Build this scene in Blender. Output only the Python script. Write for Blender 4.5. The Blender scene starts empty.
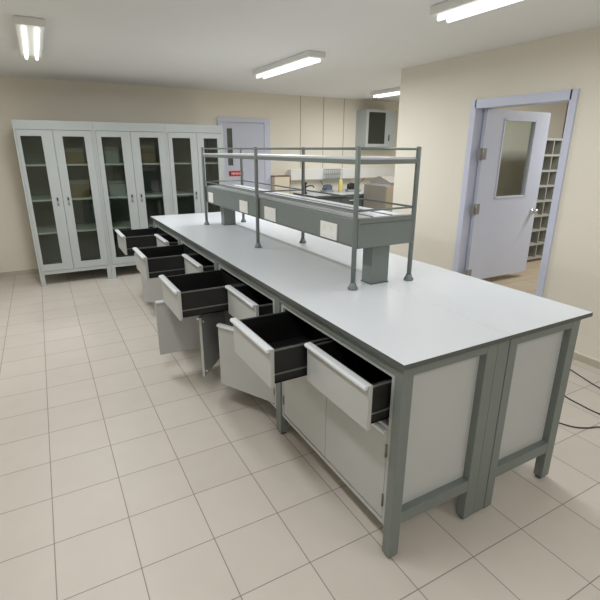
import bpy, bmesh, math, random
from mathutils import Vector, Matrix
sc = bpy.context.scene
C = sc.collection
rnd = random.Random(7)

# ------------------------------------------------------------------ camera
def cam_axes(yaw, pitch, roll):
    cy, sy, cp, sp = math.cos(yaw), math.sin(yaw), math.cos(pitch), math.sin(pitch)
    f = Vector((-sy*cp, cy*cp, sp)); r = Vector((cy, sy, 0)); u = r.cross(f)
    cr, sr = math.cos(roll), math.sin(roll)
    return r*cr + u*sr, u*cr - r*sr, f
cd = bpy.data.cameras.new('camera'); cam = bpy.data.objects.new('camera', cd); C.objects.link(cam)
r_, u_, f_ = cam_axes(-0.5068, -0.3206, 0.0031)
m = Matrix((r_, u_, -f_)).transposed().to_4x4()
m.translation = (-0.9932, -1.0525, 1.6008)
cam.matrix_world = m
cd.sensor_fit = 'HORIZONTAL'; cd.sensor_width = 36.0; cd.lens = 36.0*453.58/600
cd.clip_start = 0.05; cd.clip_end = 60
sc.camera = cam
# ------------------------------------------------------------------ world, exposure
w = bpy.data.worlds.new('world'); sc.world = w; w.use_nodes = True
w.node_tree.nodes['Background'].inputs[0].default_value = (0.9, 0.95, 1.0, 1)
w.node_tree.nodes['Background'].inputs[1].default_value = 0.3
sc.view_settings.view_transform = 'Standard'; sc.view_settings.look = 'None'
sc.view_settings.exposure = 0.14; sc.view_settings.gamma = 1.0
sc.view_settings.use_curve_mapping = False
LAMP = 20.0          # watts per ceiling lamp
CEIL = 2.42
LAMPS = [(-0.9,-1.9),(1.3,-1.9),(-0.9,0.7),(1.3,0.7),(-0.9,3.4),(1.3,3.4)]

LAMPK = [.75, .6, .8, .62, 1.35, 1.35]
# ------------------------------------------------------------------ materials
def mat(name, col, rough=0.5, metal=0.0, noise=0.0, nscale=8.0, spec=0.5, bump=0.0):
    mt = bpy.data.materials.new(name); mt.use_nodes = True
    nt = mt.node_tree; b = nt.nodes['Principled BSDF']
    b.inputs['Roughness'].default_value = rough; b.inputs['Metallic'].default_value = metal
    b.inputs['Specular IOR Level'].default_value = spec
    tc = nt.nodes.new('ShaderNodeTexCoord')
    nz = nt.nodes.new('ShaderNodeTexNoise'); nz.inputs['Scale'].default_value = nscale
    nz.inputs['Detail'].default_value = 4
    nt.links.new(tc.outputs['Object'], nz.inputs['Vector'])
    mx = nt.nodes.new('ShaderNodeMix'); mx.data_type = 'RGBA'
    a = [c*(1-noise) for c in col]; z = [min(1, c*(1+noise)) for c in col]
    mx.inputs[6].default_value = (*a, 1); mx.inputs[7].default_value = (*z, 1)
    nt.links.new(nz.outputs['Fac'], mx.inputs[0]); nt.links.new(mx.outputs[2], b.inputs['Base Color'])
    if bump:
        bp = nt.nodes.new('ShaderNodeBump'); bp.inputs['Strength'].default_value = bump
        bp.inputs['Distance'].default_value = 0.002
        nt.links.new(nz.outputs['Fac'], bp.inputs['Height']); nt.links.new(bp.outputs[0], b.inputs['Normal'])
    return mt
def srgb(r, g, b):
    f = lambda c: (c/255/12.92) if c/255 <= 0.04045 else ((c/255+0.055)/1.055)**2.4
    return (f(r), f(g), f(b))
M = {}
M['cream'] = mat('cream_wall_paint', srgb(233,227,213), 0.75, noise=0.02, nscale=2)
M['cream_panel'] = mat('cream_panel', srgb(228,216,194), 0.5, noise=0.02, nscale=2)
M['ceiling'] = mat('ceiling_paint', srgb(240,240,238), 0.8, noise=0.01)
M['skirting'] = mat('skirting_tile', srgb(196,186,168), 0.45, noise=0.04, nscale=12)
M['skirting_top'] = mat('skirting_top_edge', srgb(232,228,216), 0.5, noise=0.02)
M['laminate'] = mat('white_laminate', srgb(212,216,220), 0.32, noise=0.012, nscale=3)
M['core'] = mat('dark_laminate_core', srgb(84,89,87), 0.5, noise=0.05, nscale=20)
M['steel'] = mat('grey_green_powder_coat', srgb(119,127,124), 0.42, noise=0.03, nscale=14)
M['cab'] = mat('pale_grey_cabinet_paint', srgb(183,185,183), 0.42, noise=0.02, nscale=5)
M['panel'] = mat('light_grey_end_panel', srgb(188,191,190), 0.5, noise=0.02, nscale=4)
M['black'] = mat('black_drawer_steel', srgb(24,24,24), 0.4, noise=0.15, nscale=10)
M['slide'] = mat('grey_slide_rail', srgb(125,128,126), 0.35, metal=0.6, noise=0.05)
M['alu'] = mat('satin_aluminium', srgb(228,232,236), 0.3, metal=0.25, noise=0.03, nscale=20)
M['chrome'] = mat('chrome', srgb(210,210,212), 0.15, metal=1.0, noise=0.02)
M['hinge'] = mat('hinge_steel', srgb(150,150,148), 0.4, metal=0.4, noise=0.1, nscale=40)
M['ward'] = mat('wardrobe_grey_paint', srgb(178,184,183), 0.45, noise=0.03, nscale=6)
M['ward_in'] = mat('wardrobe_inside_shaded', srgb(140,148,140), 0.6, noise=0.05, nscale=5)  # shade inside the cabinets put into the colour, darker than the outside paint
M['white_door'] = mat('bluish_white_door_paint', srgb(200,205,220), 0.4, noise=0.01)
M['jamb'] = mat('bluish_white_frame_paint', srgb(205,210,228), 0.4, noise=0.01)
M['white'] = mat('white_plastic', srgb(232,232,228), 0.4, noise=0.02)
M['grey_plastic'] = mat('grey_plastic', srgb(150,155,158), 0.5, noise=0.04)
M['dark'] = mat('dark_rubber', srgb(38,38,40), 0.6, noise=0.1)
M['red'] = mat('red_sign_paint', srgb(205,52,58), 0.5, noise=0.04)
M['yellow'] = mat('yellow_plastic', srgb(222,206,124), 0.5, noise=0.05)
M['tan'] = mat('tan_board', srgb(172,160,140), 0.6, noise=0.05, nscale=10)
M['taupe'] = mat('taupe_board', srgb(156,150,142), 0.6, noise=0.04, nscale=10)
M['brown'] = mat('brown_edge', srgb(134,106,80), 0.6, noise=0.06)
M['rack'] = mat('rack_grey', srgb(168,168,160), 0.5, noise=0.04)
M['rack_in'] = mat('rack_inside', srgb(88,86,80), 0.6, noise=0.08)
M['blue'] = mat('blue_grey_plastic', srgb(96,110,128), 0.45, noise=0.05)
M['carton'] = mat('carton_board', srgb(150,128,100), 0.8, noise=0.08, nscale=14)
M['cable'] = mat('black_cable', srgb(50,44,40), 0.5, noise=0.05)

def tile_mat(name, pitch, ox, oy, col, line, lw=0.0042):
    mt = bpy.data.materials.new(name); mt.use_nodes = True
    nt = mt.node_tree; b = nt.nodes['Principled BSDF']
    tc = nt.nodes.new('ShaderNodeTexCoord'); sp = nt.nodes.new('ShaderNodeSeparateXYZ')
    nt.links.new(tc.outputs['Object'], sp.inputs[0])
    def mth(op, a, bb=None):
        n = nt.nodes.new('ShaderNodeMath'); n.operation = op
        for i, v in enumerate((a, bb)):
            if v is None: continue
            if isinstance(v, (int, float)): n.inputs[i].default_value = v
            else: nt.links.new(v, n.inputs[i])
        return n.outputs[0]
    def ax(o, off):
        q = mth('DIVIDE', mth('SUBTRACT', o, off), pitch)
        fr = mth('FRACT', q); d = mth('MINIMUM', fr, mth('SUBTRACT', 1.0, fr))
        return mth('LESS_THAN', d, lw/2/pitch), mth('FLOOR', q)
    lx, ix = ax(sp.outputs[0], ox); ly, iy = ax(sp.outputs[1], oy)
    ln = mth('MAXIMUM', lx, ly)
    cb = nt.nodes.new('ShaderNodeCombineXYZ'); nt.links.new(ix, cb.inputs[0]); nt.links.new(iy, cb.inputs[1])
    wn = nt.nodes.new('ShaderNodeTexWhiteNoise'); nt.links.new(cb.outputs[0], wn.inputs['Vector'])
    nz = nt.nodes.new('ShaderNodeTexNoise'); nz.inputs['Scale'].default_value = 7; nz.inputs['Detail'].default_value = 6
    nt.links.new(tc.outputs['Object'], nz.inputs['Vector'])
    fac = mth('ADD', mth('MULTIPLY', wn.outputs['Value'], 0.3), mth('MULTIPLY', nz.outputs['Fac'], 0.7))
    m1 = nt.nodes.new('ShaderNodeMix'); m1.data_type = 'RGBA'
    m1.inputs[6].default_value = (*[c*0.93 for c in col], 1); m1.inputs[7].default_value = (*[c*1.07 for c in col], 1)
    nt.links.new(fac, m1.inputs[0])
    m2 = nt.nodes.new('ShaderNodeMix'); m2.data_type = 'RGBA'; m2.inputs[7].default_value = (*line, 1)
    nt.links.new(ln, m2.inputs[0]); nt.links.new(m1.outputs[2], m2.inputs[6])
    nt.links.new(m2.outputs[2], b.inputs['Base Color'])
    b.inputs['Roughness'].default_value = 0.48
    bp = nt.nodes.new('ShaderNodeBump'); bp.invert = True; bp.inputs['Strength'].default_value = 0.3
    bp.inputs['Distance'].default_value = 0.001
    nt.links.new(ln, bp.inputs['Height']); nt.links.new(bp.outputs[0], b.inputs['Normal'])
    return mt
M['floor'] = tile_mat('beige_floor_tiles', 0.3034, -1.175, 1.988, srgb(206,198,188), srgb(140,132,124))
M['floor2'] = tile_mat('beige_floor_tiles_next_room', 0.3034, 0.1, 0.1, srgb(186,170,146), srgb(120,104,84))

def glass_mat(name, tint, gloss=0.08):
    mt = bpy.data.materials.new(name); mt.use_nodes = True; nt = mt.node_tree
    for n in list(nt.nodes):
        if n.type == 'BSDF_PRINCIPLED': nt.nodes.remove(n)
    out = [n for n in nt.nodes if n.type == 'OUTPUT_MATERIAL'][0]
    t = nt.nodes.new('ShaderNodeBsdfTransparent'); t.inputs[0].default_value = (*tint, 1)
    g = nt.nodes.new('ShaderNodeBsdfGlossy'); g.inputs['Roughness'].default_value = 0.03
    g.inputs[0].default_value = (0.9, 0.92, 0.9, 1)
    mx = nt.nodes.new('ShaderNodeMixShader'); lw = nt.nodes.new('ShaderNodeLayerWeight'); lw.inputs[0].default_value = 0.5
    pw = nt.nodes.new('ShaderNodeMath'); pw.operation = 'POWER'; nt.links.new(lw.outputs['Facing'], pw.inputs[0]); pw.inputs[1].default_value = 3
    mr = nt.nodes.new('ShaderNodeMapRange'); mr.inputs['To Min'].default_value = gloss/2; mr.inputs['To Max'].default_value = 0.5
    nt.links.new(pw.outputs[0], mr.inputs[0]); nt.links.new(mr.outputs[0], mx.inputs[0]); nt.links.new(t.outputs[0], mx.inputs[1]); nt.links.new(g.outputs[0], mx.inputs[2])
    nt.links.new(mx.outputs[0], out.inputs[0])
    return mt
M['glass'] = glass_mat('tinted_cabinet_glass', (0.72, 0.76, 0.72))
M['glass_clear'] = glass_mat('clear_glass', (0.86, 0.90, 0.88))
def emis(name, col, s):
    mt = bpy.data.materials.new(name); mt.use_nodes = True; nt = mt.node_tree
    b = nt.nodes['Principled BSDF']; b.inputs['Base Color'].default_value = (*col, 1)
    b.inputs['Emission Color'].default_value = (*col, 1); b.inputs['Emission Strength'].default_value = s
    return mt
M['tube'] = emis('lit_tube', (1, 1, 0.97), 1.5)

# ------------------------------------------------------------------ mesh helpers
class MB:
    def __init__(s): s.bm = bmesh.new(); s.mats = []
    def mi(s, m):
        if m is None: return 0
        if m not in s.mats: s.mats.append(m)
        return s.mats.index(m)
    def box(s, x0, x1, y0, y1, z0, z1, m=None, bev=0.0, top=None):
        b2 = bmesh.new(); r = bmesh.ops.create_cube(b2, size=1)
        for v in b2.verts: v.co = Vector(((x0+x1)/2+v.co.x*(x1-x0), (y0+y1)/2+v.co.y*(y1-y0), (z0+z1)/2+v.co.z*(z1-z0)))
        if bev: bmesh.ops.bevel(b2, geom=list(b2.edges), offset=bev, segments=2, affect='EDGES', profile=0.5)
        b2.normal_update()
        i = s.mi(m); j = s.mi(top) if top else i
        for f in b2.faces: f.material_index = j if (top and f.normal.z > 0.9) else i
        s._merge(b2); return s
    def _merge(s, b2):
        me = bpy.data.meshes.new('t'); b2.to_mesh(me); b2.free(); s.bm.from_mesh(me); bpy.data.meshes.remove(me)
    def lathe(s, prof, c=(0,0,0), seg=20, m=None, axis='z'):
        b2 = bmesh.new(); rings = []
        for (r, z) in prof:
            ring = []
            for k in range(seg):
                a = 2*math.pi*k/seg; p = (r*math.cos(a), r*math.sin(a), z)
                if axis == 'x': p = (p[2], p[0], p[1])
                if axis == 'y': p = (p[0], p[2], p[1])
                ring.append(b2.verts.new(Vector(p)+Vector(c)))
            rings.append(ring)
        for a, b in zip(rings, rings[1:]):
            for k in range(seg): b2.faces.new((a[k], a[(k+1) % seg], b[(k+1) % seg], b[k]))
        b2.faces.new(rings[0]); b2.faces.new(rings[-1])
        bmesh.ops.recalc_face_normals(b2, faces=list(b2.faces))
        i = s.mi(m)
        for f in b2.faces: f.material_index = i; f.smooth = len(f.verts) == 4
        s._merge(b2); return s
    def tube(s, pts, r, seg=10, m=None):
        b2 = bmesh.new(); rings = []
        pts = [Vector(p) for p in pts]
        for k, p in enumerate(pts):
            d = (pts[min(k+1, len(pts)-1)]-pts[max(k-1, 0)]).normalized()
            up = Vector((0,0,1)) if abs(d.z) < 0.95 else Vector((1,0,0))
            a = d.cross(up).normalized(); b = d.cross(a).normalized()
            rings.append([b2.verts.new(p+a*r*math.cos(2*math.pi*q/seg)+b*r*math.sin(2*math.pi*q/seg)) for q in range(seg)])
        for a, b in zip(rings, rings[1:]):
            for k in range(seg): b2.faces.new((a[k], a[(k+1) % seg], b[(k+1) % seg], b[k]))
        b2.faces.new(rings[0]); b2.faces.new(rings[-1])
        bmesh.ops.recalc_face_normals(b2, faces=list(b2.faces))
        i = s.mi(m)
        for f in b2.faces: f.material_index = i; f.smooth = len(f.verts) == 4
        s._merge(b2); return s
    def prism(s, prof, a0, a1, axis='y', m=None):
        # extrude a closed outline (list of 2-D points) along an axis
        b2 = bmesh.new()
        def P(u, v, w): return Vector({'y': (u, w, v), 'x': (w, u, v), 'z': (u, v, w)}[axis])
        A = [b2.verts.new(P(u, v, a0)) for u, v in prof]; B = [b2.verts.new(P(u, v, a1)) for u, v in prof]
        n = len(prof)
        for k in range(n): b2.faces.new((A[k], A[(k+1) % n], B[(k+1) % n], B[k]))
        b2.faces.new(A); b2.faces.new(B)
        bmesh.ops.recalc_face_normals(b2, faces=list(b2.faces))
        i = s.mi(m)
        for f in b2.faces: f.material_index = i
        s._merge(b2); return s
    def build(s, name, mt, parent=None, loc=(0,0,0), rz=0.0):
        me = bpy.data.meshes.new(name)
        s.bm.to_mesh(me); s.bm.free()
        mats = [x if x is not None else mt for x in s.mats] or [mt]
        for x in mats: me.materials.append(x)
        o = bpy.data.objects.new(name, me); C.objects.link(o)
        o.location = loc; o.rotation_euler = (0, 0, rz)
        if parent: o.parent = parent
        return o
def new(default=None):
    b = MB(); b.mats.append(None) if default is None else None
    return b
def B(): return new()
def tag(o, label, cat, group=None, kind=None):
    o['label'] = label; o['category'] = cat
    if group: o['group'] = group
    if kind: o['kind'] = kind
    return o
def thing(name, label, cat, loc=(0,0,0), rz=0, group=None):
    o = bpy.data.objects.new(name, None); C.objects.link(o); o.empty_display_size = 0.1
    o.location = loc; o.rotation_euler = (0, 0, rz)
    return tag(o, label, cat, group)
def struct(name, b, mt):
    o = b.build(name, mt); o['kind'] = 'structure'; return o

# ------------------------------------------------------------------ the room
XW = 2.57; YB = 5.9; XL = -2.7; YF = -3.4; XA = 5.4     # right wall, back wall, left wall, front wall, alcove end
D0, D1, DT = 1.185, 2.075, 1.97                          # doorway in the right wall
struct('floor', B().box(XL, XA, YF, YB+0.12, -0.05, 0), M['floor'])
struct('ceiling', B().box(XL-.12, 7.2, YF, YB+0.12, CEIL, CEIL+0.06), M['ceiling'])
struct('wall_back', B().box(XL-.12, XA+.12, YB, YB+0.12, 0, CEIL), M['cream'])
struct('wall_left', B().box(XL-.12, XL, YF, YB, 0, CEIL), M['cream'])
struct('wall_front', B().box(XL-.12, XW+.14, YF-.12, YF, 0, CEIL), M['cream'])
wr = B(); wr.box(XW, XW+.14, YF, D0, 0, CEIL); wr.box(XW, XW+.14, D1, 3.14, 0, CEIL); wr.box(XW, XW+.14, D0, D1, DT, CEIL)
struct('wall_right', wr, M['cream'])
struct('wall_alcove_end', B().box(XA, XA+.12, 3.02, YB, 0, CEIL), M['cream'])
struct('wall_alcove_side', B().box(XW+.14, XA+.12, 3.02, 3.14, 0, CEIL), M['cream'])
def skirt(name, x0, x1, y0, y1):
    b = B(); b.box(x0, x1, y0, y1, 0, 0.055, M['skirting']); b.box(x0, x1, y0, y1, 0.055, 0.063, M['skirting_top']); struct(name, b, M['skirting'])
skirt('baseboard_right', XW-.012, XW, YF, D0-.06)
skirt('baseboard_right_far', XW-.012, XW, D1+.06, 3.14)
skirt('baseboard_back', XL, 1.44, YB-.012, YB)
skirt('baseboard_left', XL, XL+.012, YF, YB-.012)
# door frame of the doorway on the right
fr = B()
fr.box(XW-.02, XW+.15, D0-.045, D0+.012, 0, DT+.06); fr.box(XW-.02, XW+.15, D1-.012, D1+.045, 0, DT+.06); fr.box(XW-.02, XW+.15, D0, D1, DT-.012, DT+.06)
struct('trim_1', fr, M['jamb'])
# next room: its floor lies a step higher
RF = 0.26
struct('floor_next_room', B().box(XW+.141, 7.0, -1.0, 3.0, 0, RF), M['floor2'])
nr = B(); nr.box(7.0, 7.12, -1.0, 3.0, 0, CEIL); nr.box(XW+.14, 7.12, -1.12, -1.0, 0, CEIL)
struct('wall_next_room', nr, M['cream'])
# the open leaf, perpendicular to the wall, hinged on the far jamb
LZ0, LZ1 = 0.325, 1.955
door = bpy.data.objects.new('door_1', None); C.objects.link(door); door.location = (XW+.09, 2.012, 0); door['kind'] = 'structure'
lf = B(); X0, X1 = -0.01, 0.915; GX0, GX1, GZ0, GZ1 = 0.245, 0.70, 1.155, 1.87
lf.box(X0, GX0, 0, .038, LZ0, LZ1); lf.box(GX1, X1, 0, .038, LZ0, LZ1)
lf.box(GX0, GX1, 0, .038, LZ0, GZ0); lf.box(GX0, GX1, 0, .038, GZ1, LZ1)
leaf = lf.build('door_leaf', M['white_door'], door)
gb = B()
for a in ((GX0-.012, GX0+.006, GZ0-.012, GZ1+.012), (GX1-.006, GX1+.012, GZ0-.012, GZ1+.012), (GX0, GX1, GZ0-.012, GZ0+.006), (GX0, GX1, GZ1-.006, GZ1+.012)):
    gb.box(a[0], a[1], -.006, .044, a[2], a[3])
gb.build('glazing_bead', M['white_door'], leaf)
B().box(GX0+.002, GX1-.002, .016, .022, GZ0+.002, GZ1-.002).build('window_pane', M['glass_clear'], leaf)
kb = B()
kb.lathe([(.03,0),(.03,-.006),(.012,-.01),(.012,-.035),(.026,-.042),(.03,-.055),(.024,-.066),(.004,-.069)], (X1-.06,0,.985), m=None, axis='y', seg=20)
kb.lathe([(.03,.038),(.03,.044),(.012,.048),(.012,.073),(.026,.08),(.03,.093),(.024,.104),(.004,.107)], (X1-.06,0,.985), axis='y', seg=20)
kb.build('door_knob', M['chrome'], door)
for hz in (0.40, 1.055, 1.565):
    h = B(); h.lathe([(.009, hz-.053), (.009, hz+.053)], (-.020, -.006, 0), seg=10)
    h.box(-.075, -.012, -.004, .002, hz-.05, hz+.05); h.box(-.028, .040, -.004, .0, hz-.05, hz+.05)
    h.build('hinge', M['hinge'], door)

# ------------------------------------------------------------------ door in the back wall
bd = bpy.data.objects.new('door_2', None); C.objects.link(bd); bd.location = (1.50, YB, 0); bd['kind'] = 'structure'
f2 = B(); f2.box(-.06, .0, -.03, 0, 0, 2.05); f2.box(.70, .80, -.03, 0, 0, 2.05); f2.box(0, .70, -.03, 0, 1.99, 2.05)
f2.build('door_frame', M['jamb'], bd)
l2 = B()
l2.box(.0, .08, -.02, 0, .01, 1.985); l2.box(.165, .70, -.02, 0, .01, 1.985); l2.box(.08, .165, -.02, 0, .01, 1.36); l2.box(.08, .165, -.02, 0, 1.9, 1.985)
dl = l2.build('door_leaf', M['white_door'], bd)
B().box(.08, .165, -.010, -.004, 1.36, 1.9).build('window_pane', M['glass'], dl)
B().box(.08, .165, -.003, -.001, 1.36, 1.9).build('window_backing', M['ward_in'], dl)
sg = B(); sg.box(0, .24, -.005, 0, 0, .082, M['red'], bev=.0015)
sg.box(.008, .03, -.0065, -.005, .02, .062, M['dark'])
x = .042
for wd in (.016, .02, .014, .02, .016, .018, .02, .014):
    sg.box(x, x+wd*.72, -.0065, -.005, .028, .054, M['white']); x += .023
tag(sg.build('door_sign', M['red'], None, (1.585, YB-.0205, 1.198)), 'small red horizontal sign fixed on the white back door', 'sign')

# ------------------------------------------------------------------ ceiling lamps
def lamp(x, y, label, k=1.0):
    t = thing('ceiling_lamp', label, 'lamp', (x, y, CEIL), 0, 'ceiling lamps')
    b = B(); b.box(-.09, .09, -.62, .62, -.05, 0, bev=.008); b.build('lamp_housing', M['white'], t)
    d = B()
    for s in (-.04, .04): d.tube([(s, -.59, -.066), (s, .59, -.066)], .014, 12)
    d.build('tube_light', M['tube'], t)
    L = bpy.data.lights.new('lamp_light', 'AREA'); L.shape = 'RECTANGLE'; L.size = .22; L.size_y = 1.2
    L.energy = LAMP*k; L.color = (0.97, 0.99, 1.0)
    lo = bpy.data.objects.new('lamp_light', L); C.objects.link(lo); lo.parent = t; lo.location = (0, 0, -.1)
names = ['behind the viewpoint on the left', 'behind the viewpoint on the right', 'over the near floor left of the island bench', 'over the near right half of the island bench', 'over the aisle in front of the glazed cabinets', 'over the far right side of the island bench']
for (x, y), n, k in zip(LAMPS, names, LAMPK): lamp(x, y, 'white twin tube ceiling lamp ' + n, k)
lamp(3.6, 4.3, 'white twin tube ceiling lamp inside the side alcove', 1.2)
lamp(4.3, 1.2, 'white twin tube ceiling lamp in the next room', 1.7)

# ------------------------------------------------------------------ island bench
H = 0.90; L_ = 4.13; W = 1.12
LEGY = [(.02, .065), (1.0, 1.06), (2.0, 2.06), (3.02, 3.08), (4.06, 4.11)]
def bench_frame(x0, x1, label, top):
    t = thing('laboratory_bench', label, 'bench', (x0, 0, 0))
    b = B(); b.box(top[0]-x0, top[1]-x0, 0, L_, .880, H, M['core'], top=M['laminate']); b.build('worktop', M['laminate'], t)
    w_ = x1-x0
    for (a, b_) in LEGY:
        for xx in (0, w_-.06):
            l = B(); l.box(xx, xx+.06 if xx else .05, a, b_, .012, .879, bev=.003)
            l.box(xx+.008, xx+.045, a+.008, b_-.008, 0, .012, M['dark'])
            l.build('leg', M['steel'], t)
    for xx in (0.002, w_-.032):
        for (a, b_) in zip(LEGY, LEGY[1:]): B().box(xx, xx+.03, a[1], b_[0], .83, .879).build('top_rail', M['steel'], t)
    for (a, b_) in LEGY:
        B().box(.05, w_-.06, a+.002, b_-.002, .835, .879).build('cross_rail', M['steel'], t)
        B().box(.05, w_-.06, a+.002, b_-.002, .165, .222).build('lower_rail', M['steel'], t)
    p = B(); p.box(.05, w_-.06, LEGY[0][1]-.012, LEGY[0][1]-.004, .215, .84); p.build('end_panel', M['panel'], t)
    p = B(); p.box(.05, w_-.06, LEGY[-1][0]+.004, LEGY[-1][0]+.012, .215, .84); p.build('end_panel', M['panel'], t)
    return t
bench_frame(.02, .512, 'long white topped grey-green bench half on the left with the open drawers', (0, .5596))
f2_ = bench_frame(.588, 1.072, 'long white topped grey-green bench half on the right facing the door', (.5602, W))
fp = B(); fp.box(.515, .585, .022, .06, 0.01, .879, bev=.002); 
fp.build('filler_strip', M['steel'], f2_, (-.588, 0, 0))

# under-bench cabinets -------------------------------------------------------
UN = [(.068, .998), (1.078, 1.998), (2.072, 3.018), (3.090, 4.058)]
FX = .03          # carcass front plane
def front_handle(y0, y1, z, parent, sign=1):
    b = B()
    prof = [(-.017, z-.014), (-.018, z-.006), (-.014, z-.001), (-.008, z+.001), (.010, z+.001), (.012, z-.001), (.012, z-.003), (-.002, z-.005), (-.004, z-.012), (-.010, z-.016)]
    b.prism(prof, y0, y1, 'y'); return b.build('handle', M['alu'], parent)
def drawer(parent, y0, y1, pull):
    # origin at the front face of the drawer front; local +x goes into the cabinet
    w_ = y1-y0; zb, zt = .612, .798
    f = B(); f.box(0, .018, 0, w_, zb, zt, bev=.002)
    d = f.build('drawer', M['cab'], parent, (FX-pull, y0, 0))
    b = B(); s0, s1 = .016, w_-.016; dep = .425; T = .012; zt2 = zt-.012; z0 = zb+.012
    b.box(.018, dep, s0, s0+T, z0, zt2); b.box(.018, dep, s1-T, s1, z0, zt2)
    b.box(dep-T, dep, s0, s1, z0, zt2-.01); b.box(.018, dep, s0, s1, z0, z0+.006); b.box(.018, .026, s0, s1, z0, zt2)
    b.build('drawer_box', M['black'], d)
    for (a, c) in ((s0-.004, s0), (s1, s1+.004)):
        B().box(.02, dep, a, c, z0+.042, z0+.049).build('slide_rail', M['slide'], d)
        B().box(.02, dep, a, c, zt2-.006, zt2+.001).build('side_edge', M['slide'], d)
    front_handle(.004, w_-.004, zt, d)
    return d
def cdoor(parent, y_h, side, w_, ang, z0=.158, z1=.574):
    # side=+1: hinge at the near end (low y), leaf runs to +y; -1: hinge at the far end
    f = B()
    ya, yb = (0, w_) if side > 0 else (-w_, 0)
    f.box(-.002, .016, ya, yb, z0, z1, bev=.002)
    d = f.build('door', M['cab'], parent, (FX+.002, y_h, 0), side*math.radians(ang))
    front_handle(ya+.004, yb-.004, z1, d)
    for zz in (z0+.03, z1-.03):
        B().lathe([(.007, .016), (.007, .024), (.004, .026)], (0, side*(w_-.025), zz), axis='x', seg=10).build('bumper', M['white'], d)
    for zz in (z0+.09, z1-.09):
        B().lathe([(.005, zz-.028), (.005, zz+.028)], (-.004, -side*.002, 0), seg=8).build('hinge', M['slide'], d)
    return d
def unit(k, pulls, doors, label):
    y0, y1 = UN[k]
    t = thing('under_bench_cabinet', label, 'cabinet', (0, 0, 0), 0, 'cabinets under the island bench')
    X1 = .475; T = .022; c = B()
    c.box(FX, X1, y0, y0+T, .132, .828); c.box(FX, X1, y1-T, y1, .132, .828)
    c.box(FX, X1, y0+T, y1-T, .132, .150); c.box(FX, X1, y0+T, y1-T, .806, .828)
    c.box(FX, X1, y0+T, y1-T, .578, .594); c.box(X1-.01, X1, y0+T, y1-T, .150, .806)
    c.build('carcass', M['cab'], t)
    g = B(); ym = (y0+y1)/2
    g.box(FX+.012, X1-.012, y0+T, y0+T+.004, .592, .804); g.box(FX+.012, X1-.012, y1-T-.004, y1-T, .592, .804)
    g.box(FX+.03, X1-.012, ym-.004, ym+.004, .592, .804); g.box(X1-.014, X1-.011, y0+T, y1-T, .592, .804)
    g.box(FX+.03, X1-.012, y0+T, y1-T, .8045, .8055)
    g.build('drawer_bay_lining', M['black'], t)
    a, b_ = y0+T+.003, y1-T-.003; mid = (a+b_)/2
    drawer(t, a-.008, mid-.003, pulls[0]); drawer(t, mid+.003, b_+.002, pulls[1])
    cdoor(t, a, 1, mid-a-.002, doors[0]); cdoor(t, b_, -1, b_-mid-.002, doors[1])
    return t
unit(0, (.108, .283), (0, 0), 'pale grey bench cabinet nearest the viewpoint, both lower doors shut')
unit(1, (.105, .412), (27, 39), 'pale grey bench cabinet second from the near end, both lower doors ajar')
unit(2, (.103, .405), (88, 14), 'pale grey bench cabinet third from the near end, one door swung straight out')
unit(3, (.100, .405), (42, 0), 'pale grey bench cabinet at the far end beside the glazed cabinets')

# ------------------------------------------------------------------ reagent rack on the bench
t = thing('reagent_rack', 'grey-green steel reagent rack with power sockets standing on the bench', 'rack', (0, 0, H))
PX = (.363, .748); PY = (.8175, 2.04, 3.27); HS = .7168
DX0, DX1, DY0, DY1, DZ0, DZ1 = .376, .740, .81, 3.32, .215, .362
for x in PX:
    for y in PY:
        p = B(); p.lathe([(.013, .012), (.013, HS-.004), (.010, HS)], (x, y, 0), seg=16)
        po = p.build('post', M['steel'], t)
        q = B(); q.lathe([(.027, 0), (.027, .010), (.020, .020), (.016, .034), (.0135, .036)], (x, y, 0), seg=20)
        q.build('foot', M['steel'], po)
def rod(z, r, name):
    for x in PX: B().tube([(x, PY[0], z), (x, PY[-1], z)], r, 10).build(name, M['steel'], t)
    for y in (PY[0], PY[-1]): B().tube([(PX[0], y, z), (PX[1], y, z)], r, 10).build(name, M['steel'], t)
B().tube([(PX[0], PY[1], .408), (PX[1], PY[1], .408)], .0055, 10).build('guard_rail', M['steel'], t)
rod(HS-.012, .0065, 'top_rail'); rod(.408, .0055, 'guard_rail')
u = B(); u.box(PX[0]-.004, PX[1]+.004, PY[0]-.008, PY[-1]+.01, .632, .655, bev=.002)
us = u.build('upper_shelf', M['steel'], t)
B().box(PX[0]+.002, PX[1]-.002, PY[0], PY[-1], .655, .664).build('shelf_board', M['laminate'], us)
d = B(); d.box(DX0, DX1, DY0, DY1, DZ0, DZ1, bev=.003)
dk = d.build('service_duct', M['steel'], t)
B().box(DX0+.03, DX1-.03, DY0+.03, DY1-.03, DZ1, DZ1+.006, top=M['laminate']).build('shelf_board', M['laminate'], dk)
s = B(); s.box(DX0+.11, DX0+.116, DY0+.03, DY1-.03, DZ1+.006, DZ1+.010); s.box(DX1-.126, DX1-.12, DY0+.03, DY1-.03, DZ1+.006, DZ1+.010)
s.box(DX0+.002, DX1-.002, DY0-.0, DY0+.03, DZ1, DZ1+.004)
s.build('divider_strip', M['steel'], dk)
s = B(); s.box(DX0+.01, DX1-.01, DY0-.002, DY0, DZ1-.022, DZ1-.019); s.box(DX0-.001, DX0, DY0+.01, DY1-.01, DZ0+.008, DZ0+.011)
s.build('cover_seam', M['core'], dk)
for y in (.842, 3.15):
    pd = B(); pd.box(.500, .618, y, y+.085, 0, DZ0, bev=.003); pd.box(.497, .621, y-.003, y+.088, 0, .005, M['core'])
    pd.build('pedestal', M['steel'], t)
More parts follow.
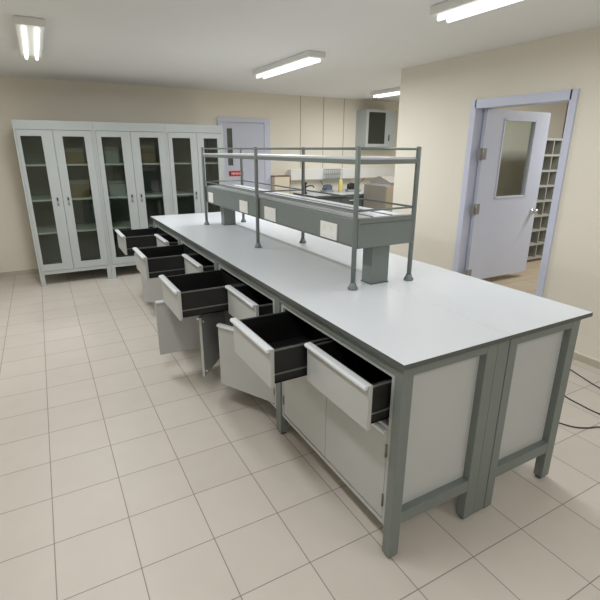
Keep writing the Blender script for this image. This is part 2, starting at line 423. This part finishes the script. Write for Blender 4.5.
for (y0, y1) in ((.993, 1.162), (1.750, 1.925), (2.238, 2.400), (3.055, 3.182)):
    so = B(); so.box(DX0-.010, DX0, y0, y1, .228, .318, M['white'], bev=.003)
    sk = so.build('power_socket', M['white'], t)
    dd = B(); n = 2
    for k in range(n):
        yc = y0+(y1-y0)*(.27+.46*k)
        for (a, b2, c2) in ((0, .016, .0018), (.010, .004, .0016), (-.010, .004, .0016)): dd.lathe([(c2, -.0112), (c2, -.0098)], (DX0, yc+a, .279+b2), axis='x', seg=8)
        dd.box(DX0-.0135, DX0-.010, yc-.009, yc+.009, .240, .254, M['white'])
    dd.build('socket_detail', M['core'], sk)

# ------------------------------------------------------------------ glazed cabinets against the back wall
YC = 5.10; DEP = .62; ZT = 1.90
def glazed(x0, x1, mid, g1, g2, label):
    t = thing('glazed_cabinet', label, 'cabinet', (x0, YC, 0), 0, 'glazed storage cabinets')
    X = lambda v: v-x0
    w_ = x1-x0; T = .02
    c = B(); c.box(0, T, .02, DEP, .145, ZT); c.box(w_-T, w_, .02, DEP, .145, ZT)
    c.box(T, w_-T, .02, DEP, .145, .165); c.box(T, w_-T, .02, DEP, ZT-.02, ZT)
    c.box(0, .022, 0, .02, .145, ZT); c.box(w_-.022, w_, 0, .02, .145, ZT); c.box(.022, w_-.022, 0, .02, .145, .185); c.box(.022, w_-.022, 0, .02, 1.804, ZT)
    c.build('carcass', M['ward'], t)
    b = B(); b.box(T, w_-T, DEP-.012, DEP, .165, ZT-.02); b.box(T, T+.003, .022, DEP-.012, .165, ZT-.02); b.box(w_-T-.003, w_-T, .022, DEP-.012, .165, ZT-.02)
    b.build('shade_lining', M['ward_in'], t)  # thin sheets carrying the painted-in interior shade
    for z in (.643, 1.027, 1.424):
        s = B(); s.box(T+.003, w_-T-.003, .035, DEP-.012, z-.014, z+.004); s.build('shelf', M['white'], t)
    for xx in (0.0, w_-.05):
        for yy in (0.0, DEP-.05):
            l = B(); l.box(xx, xx+.05, yy, yy+.05, 0, .145, bev=.002); l.build('leg', M['ward'], t)
    for (a, b_, gg, hs) in ((x0+.024, mid-.002, g1, 1), (mid+.002, x1-.024, g2, -1)):
        z0, z1 = .188, 1.80; G0, G1 = .27, 1.735
        dx = X(a)
        f = B(); f.box(0, gg[0]-a, -.006, .014, z0, z1); f.box(gg[1]-a, b_-a, -.006, .014, z0, z1)
        f.box(gg[0]-a, gg[1]-a, -.006, .014, z0, G0); f.box(gg[0]-a, gg[1]-a, -.006, .014, G1, z1)
        d = f.build('door', M['ward'], t, (dx, 0, 0))
        B().box(gg[0]-a, gg[1]-a, .004, .008, G0, G1).build('glass_pane', M['glass'], d)
        hx = (b_-a-.055) if hs > 0 else .055
        h = B(); h.box(hx-.013, hx+.013, -.010, -.006, .955, 1.06, M['grey_plastic'], bev=.0015); h.box(hx-.008, hx+.008, -.0115, -.0095, 1.018, 1.05, M['dark']); h.box(hx-.008, hx+.008, -.013, -.010, .965, .985, M['slide'])
        h.build('handle', M['grey_plastic'], d)
    return t
glazed(-1.175, -.368, -.795, (-1.118,-.912), (-.702,-.473), 'tall grey glazed cabinet at the left end of the row')
glazed(-.366, .474, .045, (-.289,-.064), (.146,.375), 'tall grey glazed cabinet in the middle of the row')
glazed(.476, 1.235, .872, (.55,.782), (.963,1.148), 'tall grey glazed cabinet at the right end, partly behind the bench rack')
def carton(x, y, z, sx, sy, sz, m_, label, name='storage_box', cat='box'):
    t = thing(name, label, cat, (x, y, z), 0, None)
    b = B(); b.box(-sx/2, sx/2, -sy/2, sy/2, 0, sz, bev=.003); b.build('box_body', m_, t)
    b = B(); b.box(-sx/2-.003, sx/2+.003, -sy/2-.003, sy/2+.003, sz*.78, sz+.004, bev=.002); b.build('box_lid', M['taupe'], t)
carton(-.59, 5.38, 1.428, .20, .2, .17, M['carton'], 'brown lidded box on the top shelf of the left glazed cabinet')
carton(-.59, 5.38, 1.031, .22, .22, .20, M['carton'], 'wide brown lidded box below the top shelf of the left glazed cabinet')
carton(-.17, 5.38, 1.428, .16, .2, .19, M['ward'], 'grey lidded box on the top shelf of the middle glazed cabinet, left door')
carton(.27, 5.38, 1.428, .17, .2, .22, M['carton'], 'brown lidded box on the top shelf of the middle glazed cabinet, right door')
carton(-.15, 5.38, 1.031, .20, .2, .18, M['panel'], 'pale lidded box on the second shelf of the middle glazed cabinet')

# ------------------------------------------------------------------ alcove at the back right
# panel joints on the cream wall
jn = B()
for x in (2.86, 3.30, 3.71): jn.box(x, x+.008, YB-.004, YB, 1.30, CEIL)
struct('trim_2', jn, M['taupe'])
t = thing('low_cupboard', 'low cream cupboard with brown top edge right of the back door', 'cupboard', (2.315, YB-.14, 0))
b = B(); b.box(0, .275, 0, .14, 0, 1.178, bev=.003); b.build('cupboard_body', M['cream_panel'], t)
b = B(); b.box(-.004, .282, -.004, .14, 1.178, 1.195); b.box(.275, .282, -.003, .14, 0, 1.178); b.build('edge_trim', M['brown'], t)
# white ledge
t = thing('wall_ledge', 'long white service ledge fixed along the alcove wall', 'ledge', (2.63, YB, 1.10))
b = B(); b.box(0, 2.2, -.10, 0, 0, .185, bev=.004); b.build('ledge_body', M['white'], t)
b = B(); b.box(0, 2.2, -.104, -.10, -.0, .018); b.build('edge_trim', M['tan'], t)
# back bench
t = thing('wall_bench', 'white topped wall bench with dark cupboards at the back of the alcove', 'bench', (2.72, 5.18, 0))
b = B(); b.box(0, 1.50, 0, .71, .872, .905, M['core'], top=M['laminate']); b.build('bench_top', M['laminate'], t)
b = B(); b.box(.02, 1.48, .04, .70, .1, .872); b.build('bench_body', M['core'], t)
for k in range(3):
    b = B(); b.box(.03+k*.484, .505+k*.484, .022, .04, .12, .86, bev=.002); d = b.build('door', M['core'], t)
    b = B(); b.box(.20+k*.484, .33+k*.484, .010, .022, .80, .815); b.build('handle', M['alu'], d)
b = B(); b.box(.03, 1.47, .08, .68, 0, .1); b.build('plinth', M['dark'], t)
# gooseneck tap
t = thing('laboratory_tap', 'dark bench tap at the left end of the alcove bench', 'tap', (2.79, 5.6, .905))
b = B(); b.lathe([(.035,0),(.035,.02),(.02,.035),(.02,.15),(.03,.155),(.034,.175),(.02,.19)], seg=16); b.build('tap_body', M['dark'], t)
b = B(); b.tube([(0,0,.10),(.06,-.02,.13),(.12,-.04,.13),(.14,-.05,.10)], .010, 10); b.build('spout', M['dark'], t)
# instruments
def instrument(x, y, rz, body, label, s=1.0):
    t = thing('bench_instrument', label, 'instrument', (x, y, .905), rz, 'instruments on the alcove bench')
    b = B(); b.box(-.10*s, .10*s, -.07*s, .07*s, .0, .035*s, bev=.006); b.build('base', M['grey_plastic'], t)
    b = B(); b.prism([(-.07*s,.035*s),(.08*s,.035*s),(.08*s,.10*s),(.03*s,.13*s),(-.03*s,.12*s),(-.07*s,.07*s)], -.05*s, .05*s, 'y'); b.build('head', body, t)
    b = B(); b.lathe([(.016*s,.05*s),(.016*s,.075*s),(.012*s,.078*s)], (.0,0,.02), axis='y', seg=12); b.build('dial', M['white'], t)
    b = B(); b.tube([(-.08*s,0,.10*s),(-.14*s,.0,.16*s),(-.18*s,.01,.20*s)], .005, 8); b.build('arm', M['dark'], t)
instrument(3.28, 5.7, .3, M['blue'], 'small blue-grey instrument on the middle of the alcove bench', 1.0)
instrument(3.75, 5.6, 2.9, M['dark'], 'small black instrument at the right of the alcove bench', 1.15)
# wire basket and yellow bottle on the ledge
t = thing('wire_basket', 'pale wire basket hooked on the front of the white wall ledge', 'basket', (3.43, YB-.145, 1.12))
b = B()
for z in (0.004, .08, .16):
    b.tube([(-.16,-.04,z),(.16,-.04,z)], .004, 6); b.tube([(-.16,.04,z),(.16,.04,z)], .004, 6)
    b.tube([(-.16,-.04,z),(-.16,.04,z)], .004, 6); b.tube([(.16,-.04,z),(.16,.04,z)], .004, 6)
for k in range(9):
    for y in (-.04, .04): b.tube([(-.16+.04*k, y, 0), (-.16+.04*k, y, .16)], .0035, 6)
b.build('basket_wire', M['grey_plastic'], t)
t = thing('wash_bottle', 'yellow bottle in front of the white ledge on the alcove bench', 'bottle', (3.50, 5.62, .905))
b = B(); b.lathe([(.034,0),(.038,.01),(.038,.16),(.026,.20),(.014,.212),(.014,.225)], seg=18); b.build('bottle_body', M['yellow'], t)
b = B(); b.lathe([(.016,.225),(.016,.245),(.01,.25)], seg=12); b.build('bottle_cap', M['white'], t)
b = B(); b.box(0, .10, -.008, 0, 0, .075, bev=.002); 
tag(b.build('wall_notice', M['yellow'], None, (3.30, YB, 1.385)), 'small yellow notice on the cream wall above the ledge', 'notice')
# grey-brown box unit
t = thing('floor_cabinet', 'grey-brown box cabinet with tan end at the right of the alcove', 'cabinet', (3.66, 4.58, 0))
b = B(); b.box(0, .55, .02, .585, .02, 1.065, bev=.004); b.build('cabinet_body', M['taupe'], t)
b = B(); b.box(.004, .546, 0, .02, .05, 1.055, bev=.002); dd = b.build('door', M['tan'], t)
b = B(); b.box(.05, .065, -.015, 0, .5, .62); b.build('handle', M['alu'], dd)
b = B(); b.box(.02, .53, .03, .56, 0, .02); b.build('plinth', M['dark'], t)
t = thing('folded_cover', 'grey tented cover lying on top of the grey-brown cabinet', 'cover', (3.70, 4.62, 1.065))
b = B(); b.prism([(0,.012),(.50,.012),(.52,.05),(.30,.13),(.24,.13),(-.01,.05)], 0.05, .45, 'x'); b.build('cover_shell', M['taupe'], t)
b = B(); b.box(.0, .50, -.02, .52, .0, .012); b.build('cover_base', M['grey_plastic'], t)
# wall hung cabinet
t = thing('wall_cabinet', 'grey wall cabinet with dark glass door hung high in the alcove', 'cabinet', (3.975, YB-.3, 1.645))
b = B(); b.box(0, .05, 0, .3, 0, .6); b.box(.41, .64, 0, .3, 0, .6); b.box(.05, .41, .02, .3, 0, .6); b.box(.05, .41, 0, .02, 0, .05); b.box(.05, .41, 0, .02, .56, .6); b.build('cabinet_body', M['ward'], t)
b = B(); b.box(.05, .41, .006, .012, .05, .56); dg = b.build('glass_door', M['glass'], t)
b = B(); b.box(.05, .41, .016, .0195, .05, .56); b.build('door_backing', M['rack_in'], t)
b = B(); b.box(.49, .505, -.012, 0, .1, .2); b.build('handle', M['dark'], t)

# ------------------------------------------------------------------ pigeonhole rack in the next room
t = thing('pigeonhole_rack', 'grey pigeonhole rack seen behind the open white door', 'rack', (4.18, 2.42, RF))
NZ = 8; z0 = .045; zt = 1.46; x0 = 0; x1 = .93; n = 6
fb = B()
for k in range(n+1): 
    x = x0+(x1-x0)*k/n; fb.box(x-.007, x+.007, 0, .2, z0, zt)
for k in range(NZ+1):
    z = z0+(zt-z0)*k/NZ; fb.box(x0-.007, x1+.007, -.002, .2, z-.012, z+.012)
fb.build('rack_grid', M['rack'], t)
b = B(); b.box(x0, x1, .19, .20, z0, zt); b.build('back_panel', M['rack_in'], t)
b = B(); b.box(x0, x1, .02, .19, 0, z0-.012); b.build('plinth', M['brown'], t)

# ------------------------------------------------------------------ cables, bin
def smooth(pts, n=10):
    P = [Vector(p) for p in pts]; out = []
    for i in range(len(P)-1):
        p0, p1, p2, p3 = P[max(i-1,0)], P[i], P[i+1], P[min(i+2, len(P)-1)]
        for k in range(n):
            s = k/n
            out.append(0.5*((2*p1)+(p2-p0)*s+(2*p0-5*p1+4*p2-p3)*s*s+(3*p1-p0-3*p2+p3)*s**3))
    return out+[P[-1]]
def cable(pts, label):
    b = B(); b.tube(smooth(pts), .004, 8); tag(b.build('floor_cable', M['cable']), label, 'cable', 'black cables on the floor')
z = .0042
cable([(2.52,.95,z),(2.40,.80,z),(2.348,.688,z),(2.29,.54,z),(2.248,.409,z),(2.2,.15,z),(2.22,-.4,z)], 'black cable on the floor closest to the skirting by the wall')
cable([(2.05,.9,z),(1.99,.62,z),(1.923,.462,z),(1.905,.33,z),(1.903,.219,z),(1.93,.0,z),(2.02,-.4,z)], 'black cable on the floor, middle one of three beside the bench')
cable([(1.5,.8,z),(1.52,.45,z),(1.583,.281,z),(1.622,.211,z),(1.69,.165,z),(1.755,.138,z),(1.82,.04,z),(1.8,-.4,z)], 'black curling cable on the floor closest to the bench leg')
t = thing('waste_bin', 'small black waste bin by the back wall at the left picture edge', 'bin', (-1.775, 5.72, 0))
b = B(); b.lathe([(.085,0),(.10,.08),(.105,.10),(.097,.10),(.08,.01)], seg=24); b.build('bin_body', M['dark'], t)
b = B(); b.lathe([(.108,.095),(.108,.108),(.098,.108),(.098,.095)], seg=24); b.build('rim', M['dark'], t)
